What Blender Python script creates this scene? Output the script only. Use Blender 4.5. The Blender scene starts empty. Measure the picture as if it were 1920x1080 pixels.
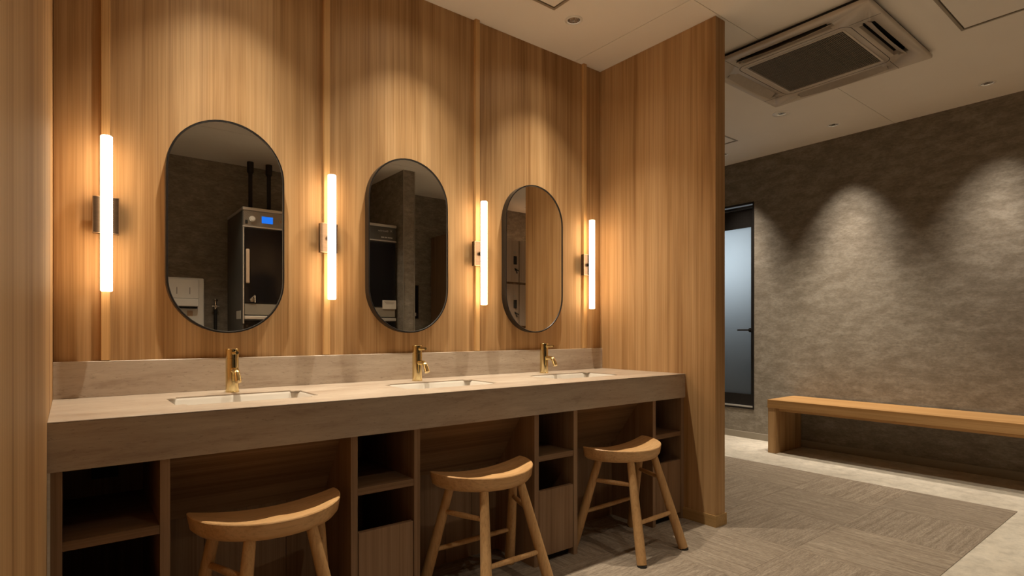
import bpy, bmesh, math, random
from mathutils import Vector, Matrix
random.seed(7)
PI = math.pi
S = bpy.context.scene
COL = S.collection

# ------------------------------------------------------------------ camera, world, exposure
FOC = 1060.0
YAW = math.atan(830.0 / FOC)
CAMZ = 0.99
cd = bpy.data.cameras.new('camera')
cam = bpy.data.objects.new('camera', cd); COL.objects.link(cam)
cam.location = (0, 0, CAMZ); cam.rotation_euler = (PI/2, 0, -YAW)
cd.sensor_fit = 'HORIZONTAL'; cd.sensor_width = 36; cd.lens = FOC / 1920 * 36
cd.shift_y = 82.0 / 1920; cd.clip_start = 0.02
S.camera = cam
W = bpy.data.worlds.new('world'); S.world = W; W.use_nodes = True
W.node_tree.nodes['Background'].inputs[0].default_value = (0.02, 0.02, 0.025, 1)
W.node_tree.nodes['Background'].inputs[1].default_value = 0.3
S.view_settings.view_transform = 'Standard'; S.view_settings.look = 'None'
S.view_settings.gamma = 1; S.view_settings.use_curve_mapping = False
S.view_settings.exposure = 0.5

SPOT_VANITY = 89.0; SPILL = 2.5; SPOT_HALL = 103.0; SPOT_FILL = (50.0, 38.0, 112.0); TUBE = 7.4; BACKROOM = 3.2
C_SPOT = (1, 0.86, 0.66); C_HALL = (1, 0.86, 0.70); C_TUBE = (1, 0.71, 0.43)

ZC = 2.585; WY = 2.40; XL = -0.043; XP = 2.566; XG = 4.97; YB = -1.15; YF = 3.9; XO = -1.7

# ------------------------------------------------------------------ materials
def mat(name, col, rough=0.5, metal=0.0, spec=None, emit=None, estr=0, coat=0):
    m = bpy.data.materials.new(name); m.use_nodes = True
    b = m.node_tree.nodes['Principled BSDF']
    b.inputs['Base Color'].default_value = (*col, 1); b.inputs['Roughness'].default_value = rough
    b.inputs['Metallic'].default_value = metal
    if spec is not None: b.inputs['Specular IOR Level'].default_value = spec
    if coat: b.inputs['Coat Weight'].default_value = coat
    if emit:
        b.inputs['Emission Color'].default_value = (*emit, 1); b.inputs['Emission Strength'].default_value = estr
    return m

def ramp(nt, fac, stops):
    r = nt.nodes.new('ShaderNodeValToRGB')
    e = r.color_ramp.elements
    while len(e) < len(stops): e.new(0.5)
    for q, (p, c) in zip(e, stops): q.position = p; q.color = (*c, 1)
    nt.links.new(fac, r.inputs[0]); return r.outputs[0]

def noise(nt, vec, scale, detail=4, rough=0.6, dist=0):
    n = nt.nodes.new('ShaderNodeTexNoise'); n.inputs['Scale'].default_value = scale
    n.inputs['Detail'].default_value = detail; n.inputs['Roughness'].default_value = rough
    n.inputs['Distortion'].default_value = dist
    nt.links.new(vec, n.inputs['Vector']); return n.outputs['Fac']

def mapped(nt, scl, rot=(0, 0, 0), rand=None):
    tc = nt.nodes.new('ShaderNodeTexCoord'); mp = nt.nodes.new('ShaderNodeMapping')
    mp.inputs['Scale'].default_value = scl; mp.inputs['Rotation'].default_value = rot
    src = tc.outputs['Object']
    if rand:
        oi = nt.nodes.new('ShaderNodeObjectInfo')
        mu = nt.nodes.new('ShaderNodeVectorMath'); mu.operation = 'MULTIPLY_ADD'
        cb = nt.nodes.new('ShaderNodeCombineXYZ')
        for k in range(3): nt.links.new(oi.outputs['Random'], cb.inputs[k])
        nt.links.new(cb.outputs[0], mu.inputs[0]); mu.inputs[1].default_value = (rand, rand * 1.3, rand * .7)
        nt.links.new(src, mu.inputs[2]); src = mu.outputs[0]
    nt.links.new(src, mp.inputs[0]); return mp.outputs[0]

def mixc(nt, fac, a, b, mode='MIX'):
    m = nt.nodes.new('ShaderNodeMix'); m.data_type = 'RGBA'; m.blend_type = mode
    if hasattr(fac, 'links') or hasattr(fac, 'node'): nt.links.new(fac, m.inputs[0])
    else: m.inputs[0].default_value = fac
    for v, i in ((a, 6), (b, 7)):
        if hasattr(v, 'node'): nt.links.new(v, m.inputs[i])
        else: m.inputs[i].default_value = (*v, 1)
    return m.outputs[2]

def bump(nt, b, h, strength, dist=0.002):
    n = nt.nodes.new('ShaderNodeBump'); n.inputs['Strength'].default_value = strength
    n.inputs['Distance'].default_value = dist
    nt.links.new(h, n.inputs['Height']); nt.links.new(n.outputs[0], b.inputs['Normal'])

def wood(name, dark, mid, light, axis='z', fine=1.0, rough=0.42, rand=6.0):
    """streaky veneer: the grain runs along one object axis"""
    m = mat(name, mid, rough, spec=.28); nt = m.node_tree; b = nt.nodes['Principled BSDF']
    def sc(across, along):
        v = [across] * 3; v['xyz'.index(axis)] = along; return tuple(v)
    broad = noise(nt, mapped(nt, sc(7, .35), rand=rand), 1, 4, .62, .6)
    mid_n = noise(nt, mapped(nt, sc(42 * fine, .40), rand=rand), 1, 6, .68, .25)
    fib = noise(nt, mapped(nt, sc(230 * fine, 1.5), rand=rand), 1, 3, .6)
    c1 = ramp(nt, broad, [(0.38, dark), (0.50, mid), (0.64, light)])
    c2 = ramp(nt, mid_n, [(0.39, dark), (0.50, mid), (0.60, light)])
    c = mixc(nt, 0.42, c1, c2)
    c3 = ramp(nt, fib, [(0.36, (.70, .65, .58)), (0.50, (1, 1, 1)), (.66, (1.10, 1.10, 1.10))])
    c = mixc(nt, 0.48, c, c3, 'MULTIPLY')
    nt.links.new(c, b.inputs['Base Color']); bump(nt, b, fib, 0.12, 0.0008)
    return m

WD, WM, WL = (.30, .160, .062), (.48, .290, .130), (.58, .375, .190)
M = {}
M['wood_wall'] = wood('oak_veneer_upright', WD, WM, WL, rough=.55)
M['wood_wall_light'] = wood('oak_batten', (.54, .31, .12), (.64, .39, .165), (.70, .45, .21), fine=1.6)
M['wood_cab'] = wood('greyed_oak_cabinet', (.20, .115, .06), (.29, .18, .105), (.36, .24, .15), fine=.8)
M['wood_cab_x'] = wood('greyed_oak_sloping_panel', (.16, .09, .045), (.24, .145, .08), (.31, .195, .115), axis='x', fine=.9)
M['wood_bench'] = wood('oak_bench', (.34, .18, .062), (.45, .255, .10), (.53, .325, .145), axis='y')
M['wood_stool'] = wood('ash_stool_seat', (.57, .325, .142), (.63, .375, .17), (.70, .45, .225), axis='x', fine=.6, rough=.36)
M['wood_leg'] = wood('ash_stool_leg', (.50, .29, .125), (.55, .33, .15), (.61, .39, .19), axis='z', fine=.9, rough=.38)

def concrete(name, cols, sx, rough=.75, bmp=.15):
    m = mat(name, cols[1], rough); nt = m.node_tree; b = nt.nodes['Principled BSDF']
    a = noise(nt, mapped(nt, (sx[0], sx[1], sx[2])), 1, 8, .74, 0)
    f = noise(nt, mapped(nt, (sx[0] * 5, sx[1] * 5, sx[2] * 5)), 1, 6, .75, 0)
    c = ramp(nt, a, [(.38, cols[0]), (.50, cols[1]), (.62, cols[2])])
    d = ramp(nt, f, [(.36, (.76, .75, .74)), (.50, (1, 1, 1)), (.66, (1.20, 1.19, 1.17))])
    nt.links.new(mixc(nt, .75, c, d, 'MULTIPLY'), b.inputs['Base Color']); bump(nt, b, f, bmp, .001)
    return m
M['grey_wall'] = concrete('concrete_look_wallpaper', [(.19, .160, .122), (.235, .205, .162), (.30, .268, .22)], (7, 7, 17))
M['floor'] = concrete('pale_stone_vinyl', [(.50, .455, .385), (.56, .515, .44), (.61, .565, .49)], (2.5, 2.5, 2.5), .55, .05)

# solid-surface counter with soft horizontal veining
m = mat('travertine_solid_surface', (.5, .4, .3), .33); nt = m.node_tree; b = nt.nodes['Principled BSDF']
a = noise(nt, mapped(nt, (3.0, 9, 20)), 1, 9, .72, .25); f_ = noise(nt, mapped(nt, (40, 90, 150)), 1, 3, .7, .2)
c = ramp(nt, a, [(.36, (.37, .29, .222)), (.47, (.455, .375, .30)), (.55, (.485, .41, .33)), (.66, (.55, .475, .39))])
d = ramp(nt, f_, [(.30, (.55, .50, .46)), (.40, (1, 1, 1)), (.8, (1.06, 1.06, 1.06))])
nt.links.new(mixc(nt, .6, c, d, 'MULTIPLY'), b.inputs['Base Color']); M['stone'] = m

# plaster ceiling
m = mat('ceiling_paint', (.87, .83, .76), .85); nt = m.node_tree; b = nt.nodes['Principled BSDF']
a = noise(nt, mapped(nt, (3, 3, 3)), 1, 3); nt.links.new(ramp(nt, a, [(.3, (.86, .815, .745)), (.7, (.88, .84, .77))]), b.inputs['Base Color'])
f_ = noise(nt, mapped(nt, (300, 300, 300)), 1, 2); bump(nt, b, f_, .05, .0005); M['ceiling'] = m

# woven carpet tile, ribs along object x
m = mat('woven_carpet_tile', (.2, .17, .14), .92, spec=.2); nt = m.node_tree; b = nt.nodes['Principled BSDF']
rb = noise(nt, mapped(nt, (1.6, 95, 1), rand=9), 1, 3, .6); br = noise(nt, mapped(nt, (6, 40, 1), rand=9), 1, 4, .7, .3)
dash = noise(nt, mapped(nt, (45, 260, 1), rand=9), 1, 2, .6)
c = ramp(nt, rb, [(.32, (.215, .175, .138)), (.50, (.295, .248, .20)), (.68, (.395, .345, .285))])
c = mixc(nt, .5, c, ramp(nt, br, [(.36, (.205, .163, .127)), (.64, (.38, .325, .265))]))
c = mixc(nt, .6, c, ramp(nt, dash, [(.38, (.62, .60, .58)), (.6, (1.12, 1.1, 1.08))]), 'MULTIPLY')
oi = nt.nodes.new('ShaderNodeObjectInfo')
c = mixc(nt, 1, c, ramp(nt, oi.outputs['Random'], [(0, (.90, .89, .88)), (1, (1.08, 1.07, 1.05))]), 'MULTIPLY')
nt.links.new(c, b.inputs['Base Color']); bump(nt, b, dash, .5, .002); M['carpet'] = m

def flecked(name, col, rough, metal, amt, scl):
    m = mat(name, col, rough, metal); nt = m.node_tree; b = nt.nodes['Principled BSDF']
    n = noise(nt, mapped(nt, scl), 1, 4, .6)
    nt.links.new(ramp(nt, n, [(.3, tuple(q * (1 - amt) for q in col)), (.7, tuple(min(1, q * (1 + amt)) for q in col))]), b.inputs['Base Color'])
    return m
M['black'] = flecked('black_frame_paint', (.018, .016, .015), .35, .2, .2, (40, 40, 40))
M['dark'] = flecked('dark_recess', (.012, .011, .010), .8, 0, .2, (10, 10, 10))
M['gold'] = flecked('polished_brass', (.76, .64, .36), .12, 1, .05, (30, 30, 30))
M['bronze'] = flecked('brushed_bronze', (.10, .072, .052), .28, .85, .15, (20, 20, 120))
M['bronze_rim'] = flecked('polished_bronze_edge', (.42, .28, .18), .35, .9, .05, (30, 30, 30))
M['chrome'] = flecked('chrome', (.78, .76, .73), .12, 1, .04, (20, 20, 20))
M['steel'] = flecked('brushed_steel', (.72, .69, .64), .35, .6, .1, (4, 4, 120))
M['white_pl'] = flecked('white_plastic', (.84, .82, .77), .35, 0, .03, (8, 8, 8))
M['ac_white'] = flecked('air_conditioner_plastic', (.60, .54, .465), .45, 0, .03, (8, 8, 8))
M['ac_grille'] = flecked('air_conditioner_grille', (.24, .20, .16), .6, 0, .1, (30, 30, 30))
M['ac_flap'] = flecked('air_conditioner_flap', (.46, .41, .35), .45, 0, .06, (30, 30, 30))
M['ceramic'] = flecked('white_ceramic', (.66, .62, .56), .12, 0, .02, (6, 6, 6))
M['alu'] = flecked('aluminium_trim', (.42, .38, .31), .4, .6, .05, (10, 10, 10))
M['base'] = flecked('grey_skirting', (.30, .265, .21), .5, 0, .04, (10, 10, 10))
M['base_wood'] = wood('brown_skirting', (.36, .22, .085), (.43, .27, .11), (.48, .31, .14), axis='y')
M['machine'] = flecked('charcoal_machine_paint', (.10, .094, .084), .45, .2, .1, (12, 12, 12))
M['glass_dark'] = flecked('dark_glass_door', (.010, .009, .010), .10, 0, .1, (10, 10, 10))
M['rubber'] = flecked('black_rubber', (.02, .018, .016), .7, 0, .1, (20, 20, 20))
M['locker'] = wood('pale_locker_laminate', (.40, .30, .23), (.46, .355, .275), (.52, .41, .325))
M['tan'] = flecked('tan_grip', (.58, .42, .29), .5, 0, .05, (12, 12, 12))
M['ink'] = flecked('printed_ink', (.55, .53, .50), .6, 0, .02, (12, 12, 12))
M['ink_dark'] = flecked('dark_printed_ink', (.16, .13, .10), .6, 0, .02, (12, 12, 12))
M['paper'] = flecked('white_card', (.70, .66, .58), .7, 0, .03, (12, 12, 12))
M['screen'] = mat('blue_display', (.01, .05, .2), .2, emit=(.01, .17, .85), estr=.9)
M['tube'] = mat('lit_tube_diffuser', (.9, .9, .9), .4, emit=C_TUBE, estr=TUBE)
M['lens'] = mat('downlight_lens', (.6, .6, .6), .3, emit=C_SPOT, estr=5)
# silvered mirror
m = mat('silver_mirror', (.80, .79, .76), 0.0, 1.0); M['mirror'] = m
# carbon-look control panel: fine diagonal weave
m = mat('woven_control_panel', (.3, .29, .28), .3, .7); nt = m.node_tree; b = nt.nodes['Principled BSDF']
wv = nt.nodes.new('ShaderNodeTexWave'); wv.inputs['Scale'].default_value = 45; wv.bands_direction = 'DIAGONAL'
tc = nt.nodes.new('ShaderNodeTexCoord'); nt.links.new(tc.outputs['Object'], wv.inputs['Vector'])
nt.links.new(ramp(nt, wv.outputs['Fac'], [(.3, (.16, .155, .145)), (.7, (.62, .60, .56))]), b.inputs['Base Color']); M['weave'] = m
# frosted pane
m = bpy.data.materials.new('frosted_glass'); m.use_nodes = True; nt = m.node_tree; nt.nodes.clear()
o = nt.nodes.new('ShaderNodeOutputMaterial'); mx = nt.nodes.new('ShaderNodeMixShader'); tr = nt.nodes.new('ShaderNodeBsdfTranslucent')
gl = nt.nodes.new('ShaderNodeBsdfGlossy'); gl.inputs['Roughness'].default_value = .25; gl.inputs['Color'].default_value = (.8, .8, .8, 1)
tr.inputs['Color'].default_value = (.80, .84, .86, 1); mx.inputs[0].default_value = .08
nt.links.new(tr.outputs[0], mx.inputs[1]); nt.links.new(gl.outputs[0], mx.inputs[2]); nt.links.new(mx.outputs[0], o.inputs[0]); M['frost'] = m

# ------------------------------------------------------------------ mesh helpers
def nb(): return bmesh.new()
def bx(bm, x0, x1, y0, y1, z0, z1, bev=0, seg=2):
    if x0 > x1: x0, x1 = x1, x0
    if y0 > y1: y0, y1 = y1, y0
    if z0 > z1: z0, z1 = z1, z0
    t = bmesh.new(); v = [t.verts.new((x, y, z)) for x in (x0, x1) for y in (y0, y1) for z in (z0, z1)]
    for q in ((0, 1, 3, 2), (4, 6, 7, 5), (0, 4, 5, 1), (2, 3, 7, 6), (0, 2, 6, 4), (1, 5, 7, 3)):
        t.faces.new([v[i] for i in q])
    if bev: bmesh.ops.bevel(t, geom=t.edges[:], offset=bev, segments=seg, affect='EDGES', profile=.5, clamp_overlap=True)
    merge(bm, t); return bm
def merge(bm, t):
    me = bpy.data.meshes.new('tmp'); t.to_mesh(me); t.free(); bm.from_mesh(me); bpy.data.meshes.remove(me)
def box(*a, **k): return bx(nb(), *a, **k)
def tube(bm, p, q, r0, r1=None, n=16, cap=True):
    r1 = r0 if r1 is None else r1
    p, q = Vector(p), Vector(q); d = (q - p).normalized()
    a = d.orthogonal().normalized(); b_ = d.cross(a)
    A = [bm.verts.new(p + r0 * (a * math.cos(2*PI*i/n) + b_ * math.sin(2*PI*i/n))) for i in range(n)]
    B = [bm.verts.new(q + r1 * (a * math.cos(2*PI*i/n) + b_ * math.sin(2*PI*i/n))) for i in range(n)]
    for i in range(n): bm.faces.new((A[i], A[(i+1) % n], B[(i+1) % n], B[i]))
    if cap: bm.faces.new(A[::-1]); bm.faces.new(B)
    return bm
def path_tube(bm, pts, rad, n=14):
    pts = [Vector(p) for p in pts]; rings = []
    a = None
    for i, p in enumerate(pts):
        d = (pts[min(i+1, len(pts)-1)] - pts[max(i-1, 0)]).normalized()
        a = d.orthogonal().normalized() if a is None else (a - d * a.dot(d)).normalized()
        b_ = d.cross(a); r = rad[i] if isinstance(rad, (list, tuple)) else rad
        rings.append([bm.verts.new(p + r * (a * math.cos(2*PI*k/n) + b_ * math.sin(2*PI*k/n))) for k in range(n)])
    for A, B in zip(rings, rings[1:]):
        for k in range(n): bm.faces.new((A[k], A[(k+1) % n], B[(k+1) % n], B[k]))
    bm.faces.new(rings[0][::-1]); bm.faces.new(rings[-1]); return bm
def lathe(bm, prof, n=32, cx=0, cy=0, closed=False):
    rings = []
    for r, z in prof:
        rings.append([bm.verts.new((cx + r*math.cos(2*PI*k/n), cy + r*math.sin(2*PI*k/n), z)) for k in range(n)])
    pr = list(zip(rings, rings[1:])) + ([(rings[-1], rings[0])] if closed else [])
    for A, B in pr:
        for k in range(n): bm.faces.new((A[k], A[(k+1) % n], B[(k+1) % n], B[k]))
    if not closed: bm.faces.new(rings[0][::-1]); bm.faces.new(rings[-1])
    return bm
def obj(name, bm, m, parent=None, smooth=False, loc=None, kind=None, bev=0):
    bmesh.ops.recalc_face_normals(bm, faces=bm.faces[:])
    me = bpy.data.meshes.new(name); bm.to_mesh(me); bm.free()
    if isinstance(m, str): m = M[m]
    me.materials.append(m)
    if smooth:
        for p in me.polygons: p.use_smooth = True
        if smooth != 'all': me.set_sharp_from_angle(angle=math.radians(smooth if not isinstance(smooth, bool) else 35))
    o = bpy.data.objects.new(name, me); COL.objects.link(o)
    if parent: o.parent = parent
    if loc: o.location = loc
    if kind: o['kind'] = kind
    return o
def tag(o, label, cat, group=None):
    o['label'] = label; o['category'] = cat
    if group: o['group'] = group
    return o
def thing(name, label, cat, loc=(0, 0, 0), rz=0, group=None):
    o = bpy.data.objects.new(name, None); COL.objects.link(o); o.empty_display_size = .1
    o.location = loc; o.rotation_euler = (0, 0, rz); return tag(o, label, cat, group)
def struct(name, bm, m, parent=None, **k): return obj(name, bm, m, parent, kind=None if parent else 'structure', **k)
def copy_tree(o, parent=None):
    c = o.copy(); COL.objects.link(c)
    if parent: c.parent = parent
    for ch in list(o.children): copy_tree(ch, c)
    return c
def cut(o, cutters):
    """boolean-subtract a bmesh from an object's mesh"""
    me = bpy.data.meshes.new('cut'); bmesh.ops.recalc_face_normals(cutters, faces=cutters.faces[:]); cutters.to_mesh(me); cutters.free()
    c = bpy.data.objects.new('cut', me); COL.objects.link(c); c.parent = o.parent
    md = o.modifiers.new('b', 'BOOLEAN'); md.operation = 'DIFFERENCE'; md.object = c; md.solver = 'EXACT'
    bpy.context.view_layer.update()
    dg = bpy.context.evaluated_depsgraph_get(); new = bpy.data.meshes.new_from_object(o.evaluated_get(dg))
    o.modifiers.clear(); old = o.data; nm = old.name; o.data = new; bpy.data.meshes.remove(old); new.name = nm
    bpy.data.objects.remove(c); bpy.data.meshes.remove(me)
def text_obj(s, size, m, parent, loc, rot, name='lettering', ext=.0006):
    cu = bpy.data.curves.new('txt', 'FONT'); cu.body = s; cu.size = size; cu.extrude = ext
    t = bpy.data.objects.new('txt', cu); COL.objects.link(t)
    bpy.context.view_layer.update()
    me = bpy.data.meshes.new_from_object(t.evaluated_get(bpy.context.evaluated_depsgraph_get()))
    bpy.data.objects.remove(t); bpy.data.curves.remove(cu)
    me.materials.clear(); me.materials.append(M[m]); me.name = name
    o = bpy.data.objects.new(name, me); COL.objects.link(o); o.parent = parent; o.location = loc; o.rotation_euler = rot
    return o

# ------------------------------------------------------------------ structure: floor
floor = struct('floor', box(XO-.1, XG+1.3, YB-.1, YF+.1, -.12, 0), 'floor')
tile_me = None; k = 0
T = .5; GAP = .0003; TH = .004
for i in range(-1, 9):
    for j in range(7):
        xe = 4.1 - T * (8 - i); x0, x1 = xe - 0, xe + T; y0 = .733 + T*j; y1 = y0 + T
        if x1 > 4.11: continue
        cx, cy = (x0+x1)/2, (y0+y1)/2
        if x1 <= XL + .02 or (cy > WY + .1 and cx < XP): continue
        xa, xb, ya, yb = x0, x1, y0, y1
        clip = False
        if xa < XL: xa = XL; clip = True
        if xa < XP + .09 < xb and yb > 1.61 and ya < YF: pass
        if yb > YF: yb = YF; clip = True
        if cx < XP and yb > WY: yb = WY; clip = True
        turn = (i + j) % 2
        if clip or tile_me is None:
            rot = 0
            bm = box(xa-cx+GAP, xb-cx-GAP, ya-cy+GAP, yb-cy-GAP, 0, TH, bev=.001, seg=1)
            if turn: bmesh.ops.rotate(bm, verts=bm.verts[:], cent=(0, 0, 0), matrix=Matrix.Rotation(-PI/2, 3, 'Z'))
            o = obj('carpet_tile', bm, 'carpet', floor, loc=(cx, cy, 0))
            if not clip: tile_me = o.data
            if turn: o.rotation_euler = (0, 0, PI/2)
        else:
            o = bpy.data.objects.new('carpet_tile', tile_me); COL.objects.link(o); o.parent = floor
            o.location = (cx, cy, 0); o.rotation_euler = (0, 0, PI/2 if turn else 0)

# ------------------------------------------------------------------ structure: ceiling panels with real recesses
ROOM_FILL = [(.9, .05), (1.95, .05), (3.55, .10)]
HALL_Y = [-.877, .05, .976, 1.903, 2.827]
VAN = [(.475, 2.088), (1.25, 2.088), (2.034, 2.084)]
AC = (2.955, 3.865, 1.055, 1.965)
HATCH = [(1.44, 1.89, 1.625, 2.075), (3.12, 3.72, .29, .89), (3.94, 4.39, 2.55, 3.0)]
ceil = struct('ceiling', box(XO-.1, XG+.1, YB-.1, YF+.1, ZC+.16, ZC+.20), 'ceiling')
xs = [XO, .53, 2.35, XG+.1]; ys = [YB, -.20, 1.60, YF]
for i in range(3):
    for j in range(3):
        g = .0015
        x0, x1, y0, y1 = xs[i] + (g if i else 0), xs[i+1] - (g if i < 2 else 0), ys[j] + (g if j else 0), ys[j+1] - (g if j < 2 else 0)
        p = struct('ceiling_panel', box(x0, x1, y0, y1, ZC, ZC+.012), 'ceiling', ceil)
        c = nb(); n = 0
        for (x, y, r) in [(x, y, .036) for x, y in VAN + ROOM_FILL] + [(4.638, y, .036) for y in HALL_Y] + [(4.10, 2.04, .034)]:
            if x0 < x < x1 and y0 < y < y1: tube(c, (x, y, ZC-.05), (x, y, ZC+.06), r, n=32); n += 1
        for (a0, a1, b0, b1) in [(AC[0]+.03, AC[1]-.03, AC[2]+.03, AC[3]-.03)]:
            if a0 < x1 and a1 > x0 and b0 < y1 and b1 > y0: bx(c, a0, a1, b0, b1, ZC-.05, ZC+.06); n += 1
        for (a0, a1, b0, b1) in HATCH:
            if a0 < x1 and a1 > x0 and b0 < y1 and b1 > y0: bx(c, a0+.010, a1-.010, b0+.010, b1-.010, ZC-.05, ZC+.06); n += 1
        if n: cut(p, c)
        else: c.free()
for i, (a0, a1, b0, b1) in enumerate(HATCH):
    lab = ['square ceiling access hatch above the washbasins', 'large square ceiling access hatch beside the air conditioner',
           'small square ceiling access hatch nearest the corridor door'][i]
    t = thing('ceiling_hatch', lab, 'access hatch', ((a0+a1)/2, (b0+b1)/2, ZC), group='ceiling access hatches')
    w = (a1-a0)/2
    bm = nb()
    for s in (-1, 1):
        bx(bm, s*w, s*(w-.013), -w, w, -.004, .02); bx(bm, -w+.013, w-.013, s*w, s*(w-.013), -.004, .02)
    obj('hatch_frame', bm, 'alu', t)
    obj('hatch_panel', box(-w+.018, w-.018, -w+.018, w-.018, -.001, .012), 'ceiling', t)
    bm = nb()
    for s in (-1, 1): bx(bm, s*(w-.0135), s*(w-.020), -w+.0135, w-.0135, .012, .02); bx(bm, -w+.02, w-.02, s*(w-.0135), s*(w-.020), .012, .02)
    obj('hatch_seal', bm, 'dark', t)

# ------------------------------------------------------------------ structure: walls
SC_X = [.098, .864, 1.642, 2.418]
wb = struct('wall_back', box(XO, XP+.001, WY+.018, WY+.12, 0, ZC), 'wood_wall')
edges = [XL] + SC_X + [XP]
for a, b_ in zip(edges, edges[1:]):
    obj('wood_panel', box(a + .001, b_ - .001, WY, WY+.018, .03, ZC, bev=.0006, seg=1), 'wood_wall', wb)
obj('wood_panel', box(XO, XL-.09, WY, WY+.018, .03, ZC), 'wood_wall', wb)
for x in SC_X:
    obj('batten', box(x-.013, x+.013, WY-.020, WY, .892, ZC, bev=.0012, seg=1), 'wood_wall_light', wb)
wl = struct('wall_left', box(XL-.088, XL, .36, WY, 0, ZC, bev=.001, seg=1), 'wood_wall')
struct('wall_partition', box(XP, XP+.085, 1.612, YF, 0, ZC, bev=.0012, seg=1), 'wood_wall')
struct('wall_front', box(XO, XG+.1, YB-.1, YB, 0, ZC), 'grey_wall')
struct('wall_outer', box(XO-.1, XO, YB, WY+.12, 0, ZC), 'grey_wall')
struct('wall_far', box(XP+.085, XG+.1, YF, YF+.1, 0, ZC), 'grey_wall')
DY0, DY1, DZ0, DZ1 = 2.727, 3.56, .272, 2.19
bm = nb()
bx(bm, XG, XG+.1, YB, DY0, 0, ZC); bx(bm, XG, XG+.1, DY1, YF, 0, ZC)
bx(bm, XG, XG+.1, DY0, DY1, 0, DZ0); bx(bm, XG, XG+.1, DY0, DY1, DZ1, ZC)
struct('wall_right', bm, 'grey_wall')
struct('wall_divider', box(2.59, 2.708, YB, -.305, 0, ZC), 'grey_wall')
bm = nb()
for x in (2.59, 2.708): bx(bm, x-.004, x+.004, -.309, -.3, 0, ZC)
struct('trim_1', bm, 'alu')
# skirtings
struct('baseboard_right', box(XG-.008, XG, YB, YF, 0, .06, bev=.002, seg=1), 'base')
bm = nb(); bx(bm, XP-.007, XP, 1.605, 1.80, 0, .062, bev=.001); bx(bm, XP, XP+.085, 1.605, 1.612, 0, .062, bev=.001)
bx(bm, XP+.085, XP+.092, 1.605, YF, 0, .062, bev=.001)
struct('baseboard_partition', bm, 'base_wood')
struct('baseboard_front', box(XO, XG, YB, YB+.008, 0, .06), 'base')
# room behind the glazed door (hidden part of the building that lights the pane)
bm = nb()
bx(bm, XG+1.15, XG+1.25, 2.2, YF, 0, ZC); bx(bm, XG+.1, XG+1.25, 2.1, 2.2, 0, ZC); bx(bm, XG+.1, XG+1.25, YF, YF+.1, 0, ZC)
bx(bm, XG+.1, XG+1.25, 2.1, YF+.1, ZC, ZC+.1)
struct('wall_beyond', bm, 'grey_wall')
# glazed door
dr = bpy.data.objects.new('door_1', None); COL.objects.link(dr); dr.location = (XG, DY0, DZ0); dr['kind'] = 'structure'
w, h = DY1-DY0, DZ1-DZ0
bm = nb()
bx(bm, -.006, .10, 0, .012, 0, h); bx(bm, -.006, .10, w-.012, w, 0, h); bx(bm, -.006, .10, .012, w-.012, h-.016, h); bx(bm, -.006, .10, .012, w-.012, 0, .016)
bx(bm, -.002, .03, .012, w-.012, h-.045, h-.03)
obj('door_frame', bm, 'black', dr)
bm = nb()
bx(bm, .018, .05, .014, .04, .03, h-.055); bx(bm, .018, .05, w-.04, w-.014, .03, h-.055)
bx(bm, .018, .05, .04, w-.04, h-.225, h-.055); bx(bm, .018, .05, .04, w-.04, .03, .135)
obj('door_leaf', bm, 'black', dr)
obj('threshold', box(-.004, .06, .012, w-.012, .016, .028), 'steel', dr)
obj('pane', box(.030, .036, .04, w-.04, .135, h-.225), 'frost', dr)
bm = nb(); tube(bm, (.018, .045, .733), (-.035, .045, .733), .007); bx(bm, -.042, -.028, .035, .145, .726, .741, bev=.003)
tube(bm, (.018, .045, .733), (.012, .045, .733), .02)
obj('door_handle', bm, 'black', dr, smooth=30)

# ------------------------------------------------------------------ lights of the room
def spot(x, y, z, power, col, ang, blend, tilt=(0, 0), r=.018, parent=None):
    l = bpy.data.lights.new('spot_lamp', 'SPOT'); l.energy = power; l.color = col; l.spot_size = math.radians(ang)
    l.spot_blend = blend; l.shadow_soft_size = r
    o = bpy.data.objects.new('spot_lamp', l); COL.objects.link(o); o.location = (x, y, z); o.rotation_euler = (tilt[0], tilt[1], 0)
    if parent: o.parent = parent
    return o
def downlight(x, y, label, group, r=.034, flange=.046, lens=True):
    t = thing('downlight', label, 'downlight', (x, y, ZC), group=group)
    bm = nb(); lathe(bm, [(flange, -.001), (flange-.003, -.0035), (r+.001, -.0045), (r-.002, -.001), (r-.001, .003), (flange, 0)], 40, closed=True)
    obj('flange', bm, 'white_pl', t, smooth=40)
    bm = nb()
    # faceted reflector cup, open below
    n = 24; prof = [(r-.001, 0), (r-.004, .018), (r-.010, .040), (.014, .052)]
    rings = [[bm.verts.new((a*math.cos(2*PI*k/n), a*math.sin(2*PI*k/n), z)) for k in range(n)] for a, z in prof]
    for A, B in zip(rings, rings[1:]):
        for q in range(n): bm.faces.new((A[q], B[q], B[(q+1) % n], A[(q+1) % n]))
    rc = obj('reflector', bm, 'chrome', t)
    bm = nb(); lathe(bm, [(.0142, .052), (.0142, .060)], 20)
    obj('lens', bm, 'lens' if lens else 'dark', t)
    return t
VN = ['leftmost', 'middle', 'rightmost']
for i, (x, y) in enumerate(VAN):
    t = downlight(x, y, ['downlight in the ceiling over the left mirror', 'downlight in the ceiling over the middle mirror', 'round chrome-lined downlight in the ceiling over the right mirror'][i], 'downlights over the mirrors')
    spot(0, 0, -.006, SPOT_VANITY * .62, C_SPOT, 60, 1.0, parent=t)        # beam
    spot(0, 0, -.006, SPOT_VANITY * .42, C_SPOT, 84, 1.0, parent=t)        # field round it
    spot(0, 0, -.006, SPILL, C_SPOT, 140, 1.0, parent=t)
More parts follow.
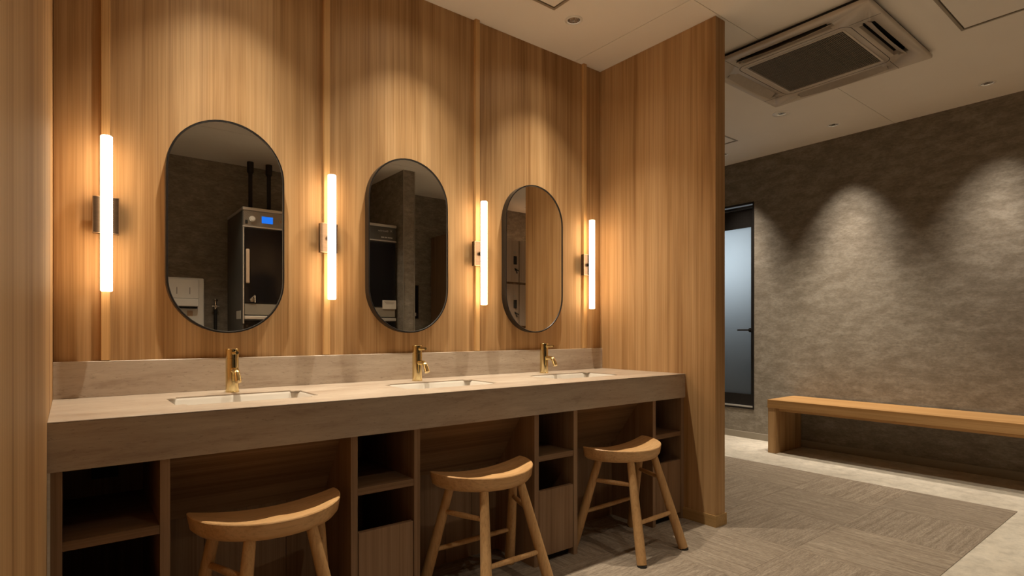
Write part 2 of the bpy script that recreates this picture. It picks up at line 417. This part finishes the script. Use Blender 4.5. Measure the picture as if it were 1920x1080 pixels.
HL = ['downlight by the grey wall, behind the viewpoint', 'downlight by the grey wall over the near half of the bench', 'downlight nearest the right edge, high by the grey wall',
      'middle downlight in the row along the grey wall', 'downlight half hidden by the wood partition, before the glazed door']
for y, lb in zip(HALL_Y, HL):
    t = downlight(4.638, y, lb, 'downlights along the grey wall')
    kq = .76 if y < 1 else 1.1
    spot(0, 0, -.006, SPOT_HALL * .62 * kq, C_HALL, 42, 1.0, tilt=(0, math.radians(-9)), parent=t)
    spot(0, 0, -.006, SPOT_HALL * .44 * kq, C_HALL, 64, 1.0, tilt=(0, math.radians(-8)), parent=t)
t = downlight(4.10, 2.04, 'wide-rimmed downlight just past the far corner of the air conditioner', 'wide-rimmed downlights', r=.030, flange=.062)
spot(0, 0, -.006, 108, C_SPOT, 96, 1.0, parent=t)
# assumed fill downlights, added out of view to brighten floor and cabinets
for (x, y), pw in zip(ROOM_FILL, SPOT_FILL):
    t = downlight(x, y, 'added fill downlight in the ceiling behind the viewpoint, ' + ('before the machine with the display' if x < 1 else 'before the machine with lettering' if x < 2 else 'in front of the lockers'), 'added fill downlights before the machines')
    spot(0, 0, -.006, pw, C_SPOT, 98 if x < 3 else 88, 1.0, parent=t)
l = bpy.data.lights.new('corridor_lamp', 'AREA'); l.shape = 'RECTANGLE'; l.size = .55; l.size_y = .9; l.energy = BACKROOM; l.color = (.82, .90, .96)
o = bpy.data.objects.new('corridor_lamp', l); COL.objects.link(o); o.location = (XG+.50, 3.12, 1.68); o.rotation_euler = (0, math.radians(90), 0)

# ------------------------------------------------------------------ wall sconces
def sconce():
    t = thing('wall_sconce', '', 'wall lamp', (SC_X[0], WY-.020, 1.385), group='vertical tube wall lamps')
    obj('back_plate', box(-.037, .037, -.024, 0, -.062, .062, bev=.0015), 'bronze', t)
    bm = nb()
    for s in (-1, 1):
        bx(bm, s*.037, s*.0352, -.026, -.0235, -.062, .062); bx(bm, -.0352, .0352, -.026, -.0235, s*.062, s*.0602)
    obj('plate_rim', bm, 'bronze_rim', t)
    bm = nb(); tube(bm, (0, -.024, 0), (0, -.045, 0), .011, n=20); obj('stem', bm, 'bronze', t, smooth=30)
    bm = nb(); lathe(bm, [(.004, -.260), (.0145, -.260), (.017, -.2575), (.017, .2575), (.0145, .260), (.004, .260)], 32, 0, -.055)
    obj('tube_lamp', bm, 'tube', t, smooth=40)
    return t
sc0 = sconce()
SL = ['vertical tube wall lamp on the batten nearest the left wall', 'vertical tube wall lamp between the left and middle mirrors',
      'vertical tube wall lamp between the middle and right mirrors', 'vertical tube wall lamp beside the partition, right of the right mirror']
for i, x in enumerate(SC_X):
    o = sc0 if i == 0 else copy_tree(sc0)
    o.location.x = x; o['label'] = SL[i]

# ------------------------------------------------------------------ mirrors
MX = [.478, 1.248, 2.014]; MW, MH = .205, .404; MZ = 1.389
def stadium(w, h, n=28, inset=0):
    r = w - inset; s = h - w; pts = []
    for k in range(n+1): a = PI*k/n; pts.append((r*math.cos(a), s + r*math.sin(a)))
    for k in range(n+1): a = PI + PI*k/n; pts.append((r*math.cos(a), -s + r*math.sin(a)))
    return pts
def ring_strip(bm, loops, close=False):
    R = [[bm.verts.new(p) for p in L] for L in loops]
    pr = list(zip(R, R[1:])) + ([(R[-1], R[0])] if close else [])
    n = len(R[0])
    for A, B in pr:
        for k in range(n): bm.faces.new((A[k], A[(k+1) % n], B[(k+1) % n], B[k]))
    return R
def mirror():
    t = thing('oval_mirror', '', 'mirror', (MX[0], WY, MZ), group='pill-shaped mirrors over the counter')
    D = .038; fw = .005
    bm = nb(); o_ = stadium(MW, MH); i_ = stadium(MW, MH, inset=fw)
    ring_strip(bm, [[(x, 0, z) for x, z in o_], [(x, -D, z) for x, z in o_], [(x, -D, z) for x, z in i_], [(x, -D+.004, z) for x, z in i_], [(x, 0, z) for x, z in i_]], close=True)
    obj('frame', bm, 'black', t, smooth=40)
    bm = nb(); R = [bm.verts.new((x, -D+.004, z)) for x, z in stadium(MW, MH, inset=fw+.0003)]
    bm.faces.new(R); bmesh.ops.triangulate(bm, faces=bm.faces[:])
    ex = bmesh.ops.extrude_face_region(bm, geom=bm.faces[:]); bmesh.ops.translate(bm, verts=[v for v in ex['geom'] if isinstance(v, bmesh.types.BMVert)], vec=(0, .004, 0))
    obj('mirror_glass', bm, 'mirror', t)
    bm = nb()
    ring_strip(bm, [[(x, -D+.0005, z) for x, z in stadium(MW, MH, inset=fw+.0002)], [(x, -D+.0036, z) for x, z in stadium(MW, MH, inset=fw+.0022)], [(x, -D+.0039, z) for x, z in stadium(MW, MH, inset=fw+.0002)]], close=True)
    obj('inner_lip', bm, 'black', t, smooth=40)
    return t
m0 = mirror()
for i, x in enumerate(MX):
    o = m0 if i == 0 else copy_tree(m0)
    o.location.x = x
    o['label'] = ['black-framed pill-shaped mirror above the leftmost tap, largest in view', 'middle black-framed pill-shaped mirror, between two tube lamps', 'black-framed pill-shaped mirror nearest the wood partition'][i]

# ------------------------------------------------------------------ counter, backsplash, basins
CT = .768; CB = .643; CF = 1.79
BX = [.470, 1.250, 2.030]; BW = .218; BY0, BY1 = 1.948, 2.205
ct = thing('vanity_counter', 'long travertine-look vanity counter with deep front edge under the mirrors', 'counter', (0, 0, 0))
# keep the hollow under the slab open: deep fascia at the front, thin slab behind
slab = obj('countertop', box(XL, XP, CF, WY, CT-.004, CT, bev=.0012, seg=1), 'stone', ct)
c = nb()
for x in BX: 
    t_ = box(x-BW, x+BW, BY0, BY1, CT-.06, CT+.06)
    ed = [e for e in t_.edges if abs(e.verts[0].co.z - e.verts[1].co.z) > .05]
    bmesh.ops.bevel(t_, geom=ed, offset=.03, segments=5, affect='EDGES'); merge(c, t_)
cut(slab, c)
obj('fascia', box(XL, XP, CF, CF+.02, CB, CT-.004), 'stone', ct)
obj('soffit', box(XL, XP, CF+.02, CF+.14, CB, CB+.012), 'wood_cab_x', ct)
tag(obj('backsplash', box(XL, XP, WY-.020, WY, CT, .890, bev=.0012, seg=1), 'stone'), 'low travertine-look upstand along the wall behind the taps', 'backsplash')
def basin():
    t = thing('washbasin', '', 'basin', (BX[0], (BY0+BY1)/2, CT), group='white basins sunk in the counter')
    hw, hd = BW-.0006, (BY1-BY0)/2-.0006
    def rr(w, d, r, z, n=5):
        p = []
        for sx, sy, a0 in ((1, 1, 0), (-1, 1, PI/2), (-1, -1, PI), (1, -1, 3*PI/2)):
            for k in range(n+1):
                a = a0 + PI/2*k/n; p.append((sx*(w-r)+r*math.cos(a), sy*(d-r)+r*math.sin(a), z))
        return p
    bm = nb()
    loops = [rr(hw+.012, hd+.012, .036, -.0046), rr(hw-.001, hd-.001, .030, -.0044), rr(hw-.007, hd-.007, .028, -.012), rr(hw-.016, hd-.016, .04, -.085), rr(hw-.035, hd-.035, .04, -.108), rr(hw-.09, hd-.075, .03, -.114), rr(.026, .026, .025, -.117)]
    R = ring_strip(bm, loops)
    out = [rr(.03, .03, .025, -.130), rr(hw-.02, hd-.02, .04, -.122), rr(hw-.004, hd-.004, .03, -.09), rr(hw+.002, hd+.002, .03, -.022), rr(hw+.012, hd+.012, .036, -.016)]
    R2 = ring_strip(bm, out)
    n = len(R[0])
    for A, B in ((R[-1], R2[0]), (R2[-1], R[0])):
        for k in range(n): bm.faces.new((A[k], A[(k+1) % n], B[(k+1) % n], B[k]))
    obj('bowl', bm, 'ceramic', t, smooth=50)
    bm = nb(); lathe(bm, [(.004, -.131), (.0255, -.131), (.0255, -.115), (.020, -.1135), (.004, -.114)], 24); obj('drain', bm, 'chrome', t, smooth=30)
    bm = nb(); tube(bm, (-.13, -hd+.026, -.045), (-.13, -hd+.018, -.047), .008, n=14)
    obj('overflow', bm, 'chrome', t)
    return t
b0 = basin()
for i, x in enumerate(BX):
    o = b0 if i == 0 else copy_tree(b0)
    o.location.x = x; o['label'] = ['rectangular white basin sunk in the counter below the left mirror', 'rectangular white basin sunk in the counter below the middle mirror', 'rectangular white basin sunk in the counter nearest the partition'][i]

# ------------------------------------------------------------------ brass taps
def tap():
    t = thing('tap', '', 'tap', (.473, 2.275, CT), group='brass taps at the basins')
    bm = nb(); lathe(bm, [(.010, 0), (.0235, 0), (.0235, .003), (.0222, .004), (.0222, .1215), (.010, .1215)], 32); obj('body', bm, 'gold', t, smooth=30)
    bm = nb(); lathe(bm, [(.010, .1215), (.0205, .1215), (.0205, .1235), (.0222, .1245), (.0222, .158), (.0212, .1595), (.008, .1595)], 32); hd = obj('handle', bm, 'gold', t, smooth=30)
    bm = nb(); path_tube(bm, [(0, -.018, .144), (0, -.036, .145), (0, -.076, .147)], [.0065, .0058, .0055], 14); obj('lever', bm, 'gold', hd, smooth=30)
    bm = nb(); pts = [(0, -.016, .082), (0, -.040, .083), (0, -.058, .0825), (0, -.068, .079), (0, -.075, .072), (0, -.081, .062), (0, -.088, .049)]
    path_tube(bm, pts, [.0105]*7, 18); sp = obj('spout', bm, 'gold', t, smooth=30)
    bm = nb(); path_tube(bm, [(0, -.0805, .063), (0, -.0912, .0435)], [.0118, .0118], 18); obj('aerator', bm, 'gold', sp, smooth=30)
    return t
t0 = tap()
for i, (x, y) in enumerate([(.472, 2.272), (1.243, 2.285), (2.012, 2.290)]):
    o = t0 if i == 0 else copy_tree(t0)
    o.location.x = x; o.location.y = y
    o['label'] = ['polished brass tap below the left mirror', 'polished brass tap below the middle mirror', 'polished brass tap nearest the wood partition'][i]

# ------------------------------------------------------------------ cabinets under the counter
CY = 1.80; BT = .024; CBK = 2.26
def cabinet(x0, x1, label, shelf_z=.466, left=BT, right=BT, door=True):
    t = thing('open_cabinet', label, 'cabinet', (x0, CY, 0), group='narrow open cabinets under the counter')
    w = x1 - x0; d = CBK - CY
    for s, nm in ((0, left), (1, right)):
        a, b_ = (0, nm) if s == 0 else (w-nm, w)
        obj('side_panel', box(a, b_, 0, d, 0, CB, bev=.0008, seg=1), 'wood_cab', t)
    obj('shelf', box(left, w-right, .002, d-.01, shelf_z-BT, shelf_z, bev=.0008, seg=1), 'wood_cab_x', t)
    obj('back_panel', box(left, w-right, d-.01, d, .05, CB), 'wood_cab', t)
    obj('bottom_panel', box(left, w-right, .02, d-.01, .035, .055), 'wood_cab', t)
    if door:
        obj('door', box(left+.003, w-right-.003, .001, .020, .038, .317, bev=.001, seg=1), 'wood_cab', t)
        obj('plinth', box(left, w-right, .035, .05, 0, .035), 'dark', t)
    return t
XCAB = [(XL, .218), (.733, .991), (1.529, 1.780), (2.308, XP)]
cabinet(*XCAB[0], 'dark open cabinet against the left wall', left=.029, shelf_z=.464)
cabinet(*XCAB[1], 'open cabinet between the left and middle stools')
cabinet(*XCAB[2], 'open cabinet between the middle and right stools')
cabinet(*XCAB[3], 'narrow open cabinet against the wood partition')
fl = obj('filler_strip', box(XL-.0005, XL+.006, CY-.012, CY, 0, CB), 'steel', bpy.data.objects['open_cabinet'])
fl.location = (-XCAB[0][0], -CY, 0)
# socket box at the back of the first cabinet
tag(obj('socket_box', box(.055, .125, 2.235, 2.25, .52, .60, bev=.003), 'rubber'), 'small black socket box inside the leftmost cabinet', 'socket')
# knee spaces: sloped apron panel and upright back panel
for i in range(3):
    a, b_ = XCAB[i][1], XCAB[i+1][0]
    t = thing('knee_panel', ['sloping apron and back panel behind the left stool', 'sloping apron and back panel behind the middle stool', 'sloping apron and back panel behind the right stool'][i], 'panel', (a, 0, 0), group='panels behind the stools')
    w = b_ - a; bm = nb()
    p = [(1.881, CB-.001), (2.052, .40), (2.068, .410), (1.899, CB-.001)]
    A = [bm.verts.new((0, y, z)) for y, z in p]; B = [bm.verts.new((w, y, z)) for y, z in p]
    for k in range(4): bm.faces.new((A[k], A[(k+1) % 4], B[(k+1) % 4], B[k]))
    bm.faces.new(A[::-1]); bm.faces.new(B)
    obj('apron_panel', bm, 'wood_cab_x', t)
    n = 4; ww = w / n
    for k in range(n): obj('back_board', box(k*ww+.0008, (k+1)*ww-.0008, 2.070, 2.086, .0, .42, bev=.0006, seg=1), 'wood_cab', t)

# ------------------------------------------------------------------ stools
def seat_bm():
    bm = nb(); a, bb = .217, .198; yb, yc = .103, .086
    out = []
    n = 40
    for k in range(n+1):
        th = PI + PI*k/n; out.append((a*math.cos(th), yc + bb*math.sin(th)*(1-.0*abs(math.cos(th)))))
    out += [(.216, .098), (.212, yb)] + [(.212 - .424*k/14, yb) for k in range(1, 14)] + [(-.212, yb), (-.216, .098)]
    cx, cy = 0, .01
    def top(x, y):
        u = x / .217
        z = .4460 + .0250 * abs(u)**2.0                       # saddle rise to both ends
        ridge = math.exp(-(x/.035)**2) * max(0, min(1, (.07 - y)/.17)) * .010
        # soft scoop in the middle of the board
        v = (y - .0) / .12
        z -= .006 * max(0, 1 - v*v) * max(0, 1 - u*u)
        return z + ridge
    def topf(x, y, t):
        # the front rim stays high, the dish falls away inside it
        rim = .4600 + .010 * (abs(x)/.217)**2
        front = max(0, min(1, (.08 - y) / .12))
        k = max(0, (t - .62) / .38); k = k*k*(3-2*k)
        return top(x, y) * (1 - k*front) + max(rim, top(x, y)) * k * front
    T_ = [.001, .15, .3, .45, .58, .68, .77, .85, .92, .965, .985]
    loops = []
    for t in T_: loops.append([(cx+(x-cx)*t, cy+(y-cy)*t, topf(cx+(x-cx)*t, cy+(y-cy)*t, t)) for x, y in out])
    loops.append([(x, y, topf(x, y, 1) - .003) for x, y in out])
    loops.append([(cx+(x-cx)*.998, cy+(y-cy)*.998, topf(x, y, 1) - .008) for x, y in out])
    loops.append([(cx+(x-cx)*.965, cy+(y-cy)*.965, .426) for x, y in out])
    loops.append([(cx+(x-cx)*.90, cy+(y-cy)*.90, .413) for x, y in out])
    loops.append([(cx+(x-cx)*.83, cy+(y-cy)*.83, .408) for x, y in out])
    for t in (.5, .001): loops.append([(cx+(x-cx)*t, cy+(y-cy)*t, .408) for x, y in out])
    R = ring_strip(bm, loops); bm.faces.new(R[0]); bm.faces.new(R[-1][::-1])
    bmesh.ops.remove_doubles(bm, verts=bm.verts[:], dist=.0003)
    return bm
LEGS = {'fl': ((-.085, -.065), (-.152, -.178)), 'fr': ((.085, -.065), (.152, -.178)), 'bl': ((-.150, .062), (-.210, .165)), 'br': ((.150, .062), (.210, .165))}
def legpt(k, z):
    a, b_ = LEGS[k]; t = (.41 - z) / .41; return Vector((a[0]+(b_[0]-a[0])*t, a[1]+(b_[1]-a[1])*t, z))
def stool():
    t = thing('stool', '', 'stool', group='wooden saddle stools at the counter')
    obj('seat', seat_bm(), 'wood_stool', t, smooth=33)
    for k in LEGS:
        bm = nb(); zs = [.412, .33, .22, .10, .03, .006]; rr = [.0165, .0178, .0195, .0212, .0215, .0205]
        path_tube(bm, [legpt(k, z) for z in zs], rr, 12); lg = obj('leg', bm, 'wood_leg', t, smooth=40)
        bm = nb(); lathe(bm, [(.006, 0), (.0205, 0), (.0205, .0075), (.006, .0075)], 20, *legpt(k, 0)[:2]); obj('foot_pad', bm, 'rubber', lg)
    for a, b_, z in (('fl', 'fr', .163), ('bl', 'br', .163), ('fl', 'bl', .315), ('fr', 'br', .315)):
        p, q = legpt(a, z), legpt(b_, z); d = (q-p).normalized()
        bm = nb(); P = [p + (q-p)*s for s in (.0, .12, .5, .88, 1.0)]; path_tube(bm, P, [.0075, .0090, .0105, .0090, .0075], 12)
        obj('stretcher', bm, 'wood_leg', t, smooth=40)
    return t
s0 = stool()
for i, (x, y, r) in enumerate([(.478, 1.742, 0), (1.266, 1.737, 0), (2.038, 1.713, .03)]):
    o = s0 if i == 0 else copy_tree(s0)
    o.location = (x, y, TH); o.rotation_euler.z = r
    o['label'] = ['leftmost pale wooden saddle stool, cut off by the lower frame edge', 'middle pale wooden saddle stool, below the middle tap', 'right pale wooden saddle stool, nearest the partition'][i]

# ------------------------------------------------------------------ bench
t = thing('wooden_bench', 'long oak bench with slab legs against the grey wall', 'bench', (XG-.462, 2.36, 0))
BL = 2.75; bd = .446
obj('bench_top', box(0, bd, -BL, 0, .368, .435, bev=.002), 'wood_bench', t)
for y in (-.07, -BL): obj('leg', box(.006, bd-.004, y+.002, y+.068, 0, .368, bev=.002), 'wood_wall', t)
bm = nb(); bx(bm, .05, .075, -BL+.07, -.07, .343, .368); bx(bm, bd-.08, bd-.055, -BL+.07, -.07, .343, .368); obj('under_rail', bm, 'wood_bench', t)

# ------------------------------------------------------------------ air conditioner cassette
t = thing('air_conditioner', 'square cream ceiling cassette air conditioner with louvred centre grille', 'air conditioner', ((AC[0]+AC[1])/2, (AC[2]+AC[3])/2, ZC))
h = (AC[1]-AC[0])/2; PZ = -.040
obj('shadow_gap_box', box(-h+.012, h-.012, -h+.012, h-.012, -.016, -.001), 'dark', t)  # near-black box stands in for the shadow gap between ceiling and cover
face = obj('cover', box(-h, h, -h, h, PZ, -.016, bev=.008, seg=3), 'ac_white', t, smooth=30)
c = nb(); so, si, sl = .402, .330, .26
def slots(c, z0, z1, so=.402, si=.330, sl=.26):
    for s in (-1, 1):
        for p in ((s*si, s*so, -sl, sl), (-sl, sl, s*si, s*so)): 
            q = box(*p, z0, z1)
            ed = [e for e in q.edges if abs(e.verts[0].co.z - e.verts[1].co.z) > .01]
            bmesh.ops.bevel(q, geom=ed, offset=.02, segments=4, affect='EDGES'); merge(c, q)
slots(c, -.08, .08); bx(c, -.272, .272, -.272, .272, -.08, .08)
cut(face, c)
c = nb(); slots(c, -.08, .08); bx(c, -.272, .272, -.272, .272, -.08, .08)
cut(bpy.data.objects['shadow_gap_box'], c)
bm = nb(); bx(bm, -h+.04, h-.04, -h+.04, h-.04, .045, .05)
for s in (-1, 1):
    bx(bm, s*(si-.006), s*(si-.003), -.41, .41, -.015, .045); bx(bm, -.32, .32, s*(si-.006), s*(si-.003), -.015, .045)
    bx(bm, s*(so+.003), s*(so+.006), -.41, .41, -.004, .045); bx(bm, -.41, .41, s*(so+.003), s*(so+.006), -.004, .045)
obj('air_chamber', bm, 'dark', t)
# flaps, bowed and partly open
for k in range(4):
    bm = nb(); n = 12; L = sl - .006
    P = []
    for i in range(n+1):
        u = -1 + 2*i/n; bow = .010*(1-u*u)
        x = u*L
        P.append([(x, -(si+.014), PZ+.024), (x, -(so-.012), PZ-.010-bow), (x, -(so-.010), PZ-.0075-bow), (x, -(si+.016), PZ+.0265)])
    V = [[bm.verts.new(p) for p in q] for q in P]
    for A, B in zip(V, V[1:]):
        for q in range(4): bm.faces.new((A[q], A[(q+1) % 4], B[(q+1) % 4], B[q]))
    bm.faces.new(V[0]); bm.faces.new(V[-1][::-1])
    bmesh.ops.rotate(bm, verts=bm.verts[:], cent=(0, 0, 0), matrix=Matrix.Rotation(k*PI/2, 3, 'Z'))
    obj('flap', bm, 'ac_flap' if k else 'ac_flap', t, smooth=40)
# seam lines: rounded square groove round the intake, and corner joints, as thin dark inlays
bm = nb(); q = .305
def rsq(w, r, z):
    p = []
    for sx, sy, a0 in ((1, 1, 0), (-1, 1, PI/2), (-1, -1, PI), (1, -1, 3*PI/2)):
        for k in range(9): a = a0+PI/2*k/8; p.append((sx*(w-r)+r*math.cos(a), sy*(w-r)+r*math.sin(a), z))
    return p
ring_strip(bm, [rsq(q, .05, PZ-.0008), rsq(q-.0028, .048, PZ-.0008), rsq(q-.0028, .048, PZ+.002), rsq(q, .05, PZ+.002)], close=True)
for sx in (-1, 1):
    for sy in (-1, 1):
        if sx*sy > 0: bx(bm, sx*.290, sx*.292, sy*.304, sy*(h-.008), PZ-.0006, PZ+.002)
        else: bx(bm, sx*.304, sx*(h-.008), sy*.290, sy*.292, PZ-.0006, PZ+.002)
obj('seam', bm, 'dark', t)
bm = nb()
for s in (-1, 1):
    bx(bm, s*.2722, s*.262, -.2722, .2722, PZ-.002, PZ+.012); bx(bm, -.262, .262, s*.2722, s*.262, PZ-.002, PZ+.012)
obj('grille_frame', bm, 'ac_white', t)
gr = obj('grille', box(-.262, .262, -.262, .262, PZ+.020, PZ+.022), 'dark', t)
bm = nb(); n = 44
n = 60
for i in range(n):
    y = -.262 + .524*(i+.5)/n
    bx(bm, -.262, .262, y-.0014, y+.0014, PZ+.003, PZ+.009)
for i in range(1, 12):
    x = -.262 + .524*i/12; bx(bm, x-.0012, x+.0012, -.262, .262, PZ+.005, PZ+.011)
o = obj('grille_slats', bm, 'ac_grille', gr); o['kind'] = 'stuff'

# ------------------------------------------------------------------ the washing corner seen in the mirrors
FY = -.42
def machine(x0, x1, label, first):
    t = thing('laundry_dryer', label, 'laundry machine', (x0, FY, 0), group='tall dark laundry machines')
    w = x1-x0; D = -.58
    obj('body', box(0, w, D, -.012, 0, 2.02, bev=.004), 'machine', t)
    obj('top_trim', box(-.002, w+.002, D, .012, 2.02, 2.045, bev=.004), 'steel', t)
    pn = obj('control_panel', box(.004, w-.004, -.012, .006, 1.89, 2.018, bev=.002), 'weave' if first else 'machine', t)
    obj('panel_trim', box(0, w, -.012, .009, 1.878, 1.889), 'steel', t)
    dr = obj('door', box(.016, w-.012, -.012, .008, 1.235, 1.868, bev=.004), 'glass_dark', t)
    obj('edge_trim', box(.002, .010, -.012, .010, 1.06, 1.875), 'steel', t)
    obj('handle', box(.022, .050, .008, .030, 1.40, 1.69, bev=.006), 'tan', dr)
    obj('lower_panel', box(.016, w-.012, -.012, .004, 1.135, 1.228, bev=.003), 'base' , t)
    obj('chrome_bar', box(.010, w-.008, -.012, .022, 1.095, 1.125, bev=.006), 'steel', t)
    obj('lower_door', box(.016, w-.012, -.012, .006, .14, 1.085, bev=.004), 'glass_dark', t)
    bm = nb(); tube(bm, (.10, -.30, 2.045), (.10, -.30, ZC), .020, n=20); tube(bm, (.10, -.30, ZC-.09), (.10, -.30, ZC), .028, n=20)
    return t, pn, dr, w
t, pn, dr, w = machine(1.150, 1.848, 'tall dark laundry machine with blue display, reflected in the left mirror', True)
bm = nb(); tube(bm, (.072, .006, 1.948), (.072, .022, 1.948), .024, n=28); tube(bm, (.072, .022, 1.948), (.072, .030, 1.948), .017, n=28)
obj('knob', bm, 'white_pl', pn, smooth=30)
obj('switch', box(.018, .038, .006, .012, 1.905, 1.935, bev=.002), 'rubber', pn)
obj('display', box(.150, .242, .006, .009, 1.922, 1.980, bev=.002), 'screen', pn)
bm = nb()
for k in range(3): tube(bm, (.30 + .04*k, .006, 1.95), (.30+.04*k, .010, 1.95), .009, n=16)
obj('button', bm, 'chrome', pn)
bm = nb(); bx(bm, .06, .085, .008, .014, 1.245, 1.275); tube(bm, (.055, .012, 1.26), (.095, .012, 1.30), .006); tube(bm, (.095, .012, 1.24), (.095, .012, 1.30), .006)
obj('latch', bm, 'chrome', dr)
nt_ = obj('notice', box(-.0015, 0, -.22, -.06, 1.10, 1.17), 'paper', t); nt_['label'] = 'white notice on the side'
t2, pn, dr, w = machine(1.858, 2.565, 'tall dark laundry machine with white lettering, reflected in the middle mirror', False)
# lettering on the header of the second machine (faces +y, reads from that side, so x runs the other way)
rot = (PI/2, 0, PI)
text_obj('Electrolux', .026, 'ink', pn, (.620, .0062, 1.972), rot)
bm = nb()
for s in (-1, 1):
    path_tube(bm, [(.652 + s*.010, .0066, 1.985 + .010), (.652, .0066, 1.985), (.652 + s*.010, .0066, 1.985 - .010)], .0018, 6)
obj('emblem', bm, 'ink', pn)
bm = nb()
for a, b_ in ((.0, .05), (.056, .082), (.088, .120)): bx(bm, .665-b_, .665-a, .0062, .0068, 1.912, 1.922)
obj('caption', bm, 'ink', pn)
cd_ = obj('card', box(w-.150, w-.004, .008, .011, 1.215, 1.300), 'paper', dr); cd_['label'] = 'white printed card'
bm = nb()
for k in range(3): bx(bm, w-.135+.01*k, w-.020-.008*k, .011, .0116, 1.283-.010*k, 1.286-.010*k)
obj('card_print', bm, 'ink_dark', cd_)
for x, lb in ((1.340, 'black exhaust pipe at the left above the machine with the display'), (1.505, 'black exhaust pipe at the right above the machine with the display')):
    bm = nb(); tube(bm, (0, 0, 2.045), (0, 0, ZC-.005), .018, n=24)
    t = thing('exhaust_pipe', lb, 'pipe', (x, -.97, 0), group='black pipes to the ceiling')
    obj('pipe', bm, 'rubber', t, smooth=30)
    bm = nb(); lathe(bm, [(.019, ZC-.11), (.029, ZC-.095), (.029, ZC-.001), (.019, ZC-.001)], 24, closed=True); obj('sleeve', bm, 'rubber', t, smooth=30)
# paper towel dispenser
t = thing('towel_dispenser', 'white paper towel dispenser on the wall, reflected in the left mirror', 'dispenser', (.66, YB, 0))
obj('back_box', box(0, .308, 0, .10, .93, 1.475, bev=.012, seg=3), 'white_pl', t)
cv = obj('front_cover', box(.015, .262, .10, .135, 1.285, 1.462, bev=.01, seg=3), 'white_pl', t)
bm = nb()
for x in (.085, .185): bx(bm, x, x+.004, .1345, .136, 1.325, 1.385)
obj('sight_slot', bm, 'dark', cv)
obj('lip', box(.005, .255, .10, .165, 1.215, 1.283, bev=.008, seg=3), 'white_pl', t)
bm = nb(); bx(bm, .03, .245, .10, .150, 1.198, 1.2145); obj('outlet', bm, 'dark', t)
obj('label_plate', box(.17, .215, .10, .102, 1.13, 1.18), 'tan', t)
# valve and hose
t = thing('wall_valve', 'chrome wall valve with black hose beside the dark laundry machine', 'valve', (1.068, YB, 0))
bm = nb(); tube(bm, (0, 0, 1.225), (0, .07, 1.225), .013, n=16); tube(bm, (-.03, .05, 1.225), (.03, .05, 1.225), .010, n=16); tube(bm, (0, .055, 1.20), (0, .055, 1.27), .009, n=16)
obj('valve_body', bm, 'chrome', t, smooth=30)
bm = nb(); lathe(bm, [(.005, 1.270), (.020, 1.272), (.022, 1.285), (.016, 1.295), (.005, 1.296)], 20, 0, .055); obj('valve_knob', bm, 'chrome', t, smooth=30)
bm = nb(); path_tube(bm, [(0, .055, 1.20), (0, .055, 1.0), (.005, .06, .7), (.0, .08, .4)], .014, 14); obj('hose', bm, 'rubber', t, smooth=True)
# black call panel on the wall right of the divider
t = thing('wall_panel', 'tall black notice panel on the dark wall, reflected in the middle mirror', 'panel', (3.02, YB, 1.14))
obj('panel_frame', box(0, .185, 0, .025, 0, .39, bev=.002), 'black', t)
obj('panel_glass', box(.012, .173, .025, .028, .012, .378), 'glass_dark', t)
obj('panel_label', box(.095, .150, .028, .0285, .03, .07), 'ink', t)
# lockers
LX0, LY, LH = 3.37, -.65, 2.10
t = thing('locker_cabinet', 'tall bank of pale lockers with black locks, reflected in the right mirror', 'lockers', (LX0, LY, 0))
cw, ch = .32, .53; nx = 5
obj('carcass', box(0, cw*nx-.035, YB-LY+.025, -.020, 0, LH, bev=.002), 'wood_cab', t)
lk = None
for i in range(nx):
    for j in range(4):
        z0 = LH - ch*(j+1) + .022
        loc = (i*cw, 0, z0)
        hh = ch - .004 if j < 3 else ch - .024
        if lk is None:
            d = obj('locker_door', box(.002, cw-.012, -.019, 0, .002, ch-.026, bev=.0015), 'locker', t, loc=loc); lk = d
            a = obj('lock', box(cw-.092, cw-.048, 0, .012, .215, .315, bev=.004), 'rubber', d)
            bm = nb(); tube(bm, (cw-.062, 0, .150), (cw-.062, .022, .150), .010, n=14); tube(bm, (cw-.062, .018, .150), (cw-.052, .020, .105), .006); tube(bm, (cw-.062, .018, .150), (cw-.030, .020, .138), .006); tube(bm, (cw-.062, .018, .150), (cw-.088, .02, .165), .006)
            obj('key', bm, 'rubber', d)
            obj('number_plate', box(cw-.085, cw-.055, 0, .001, .345, .375), 'alu', d)
        else:
            d = copy_tree(lk, t); d.location = loc
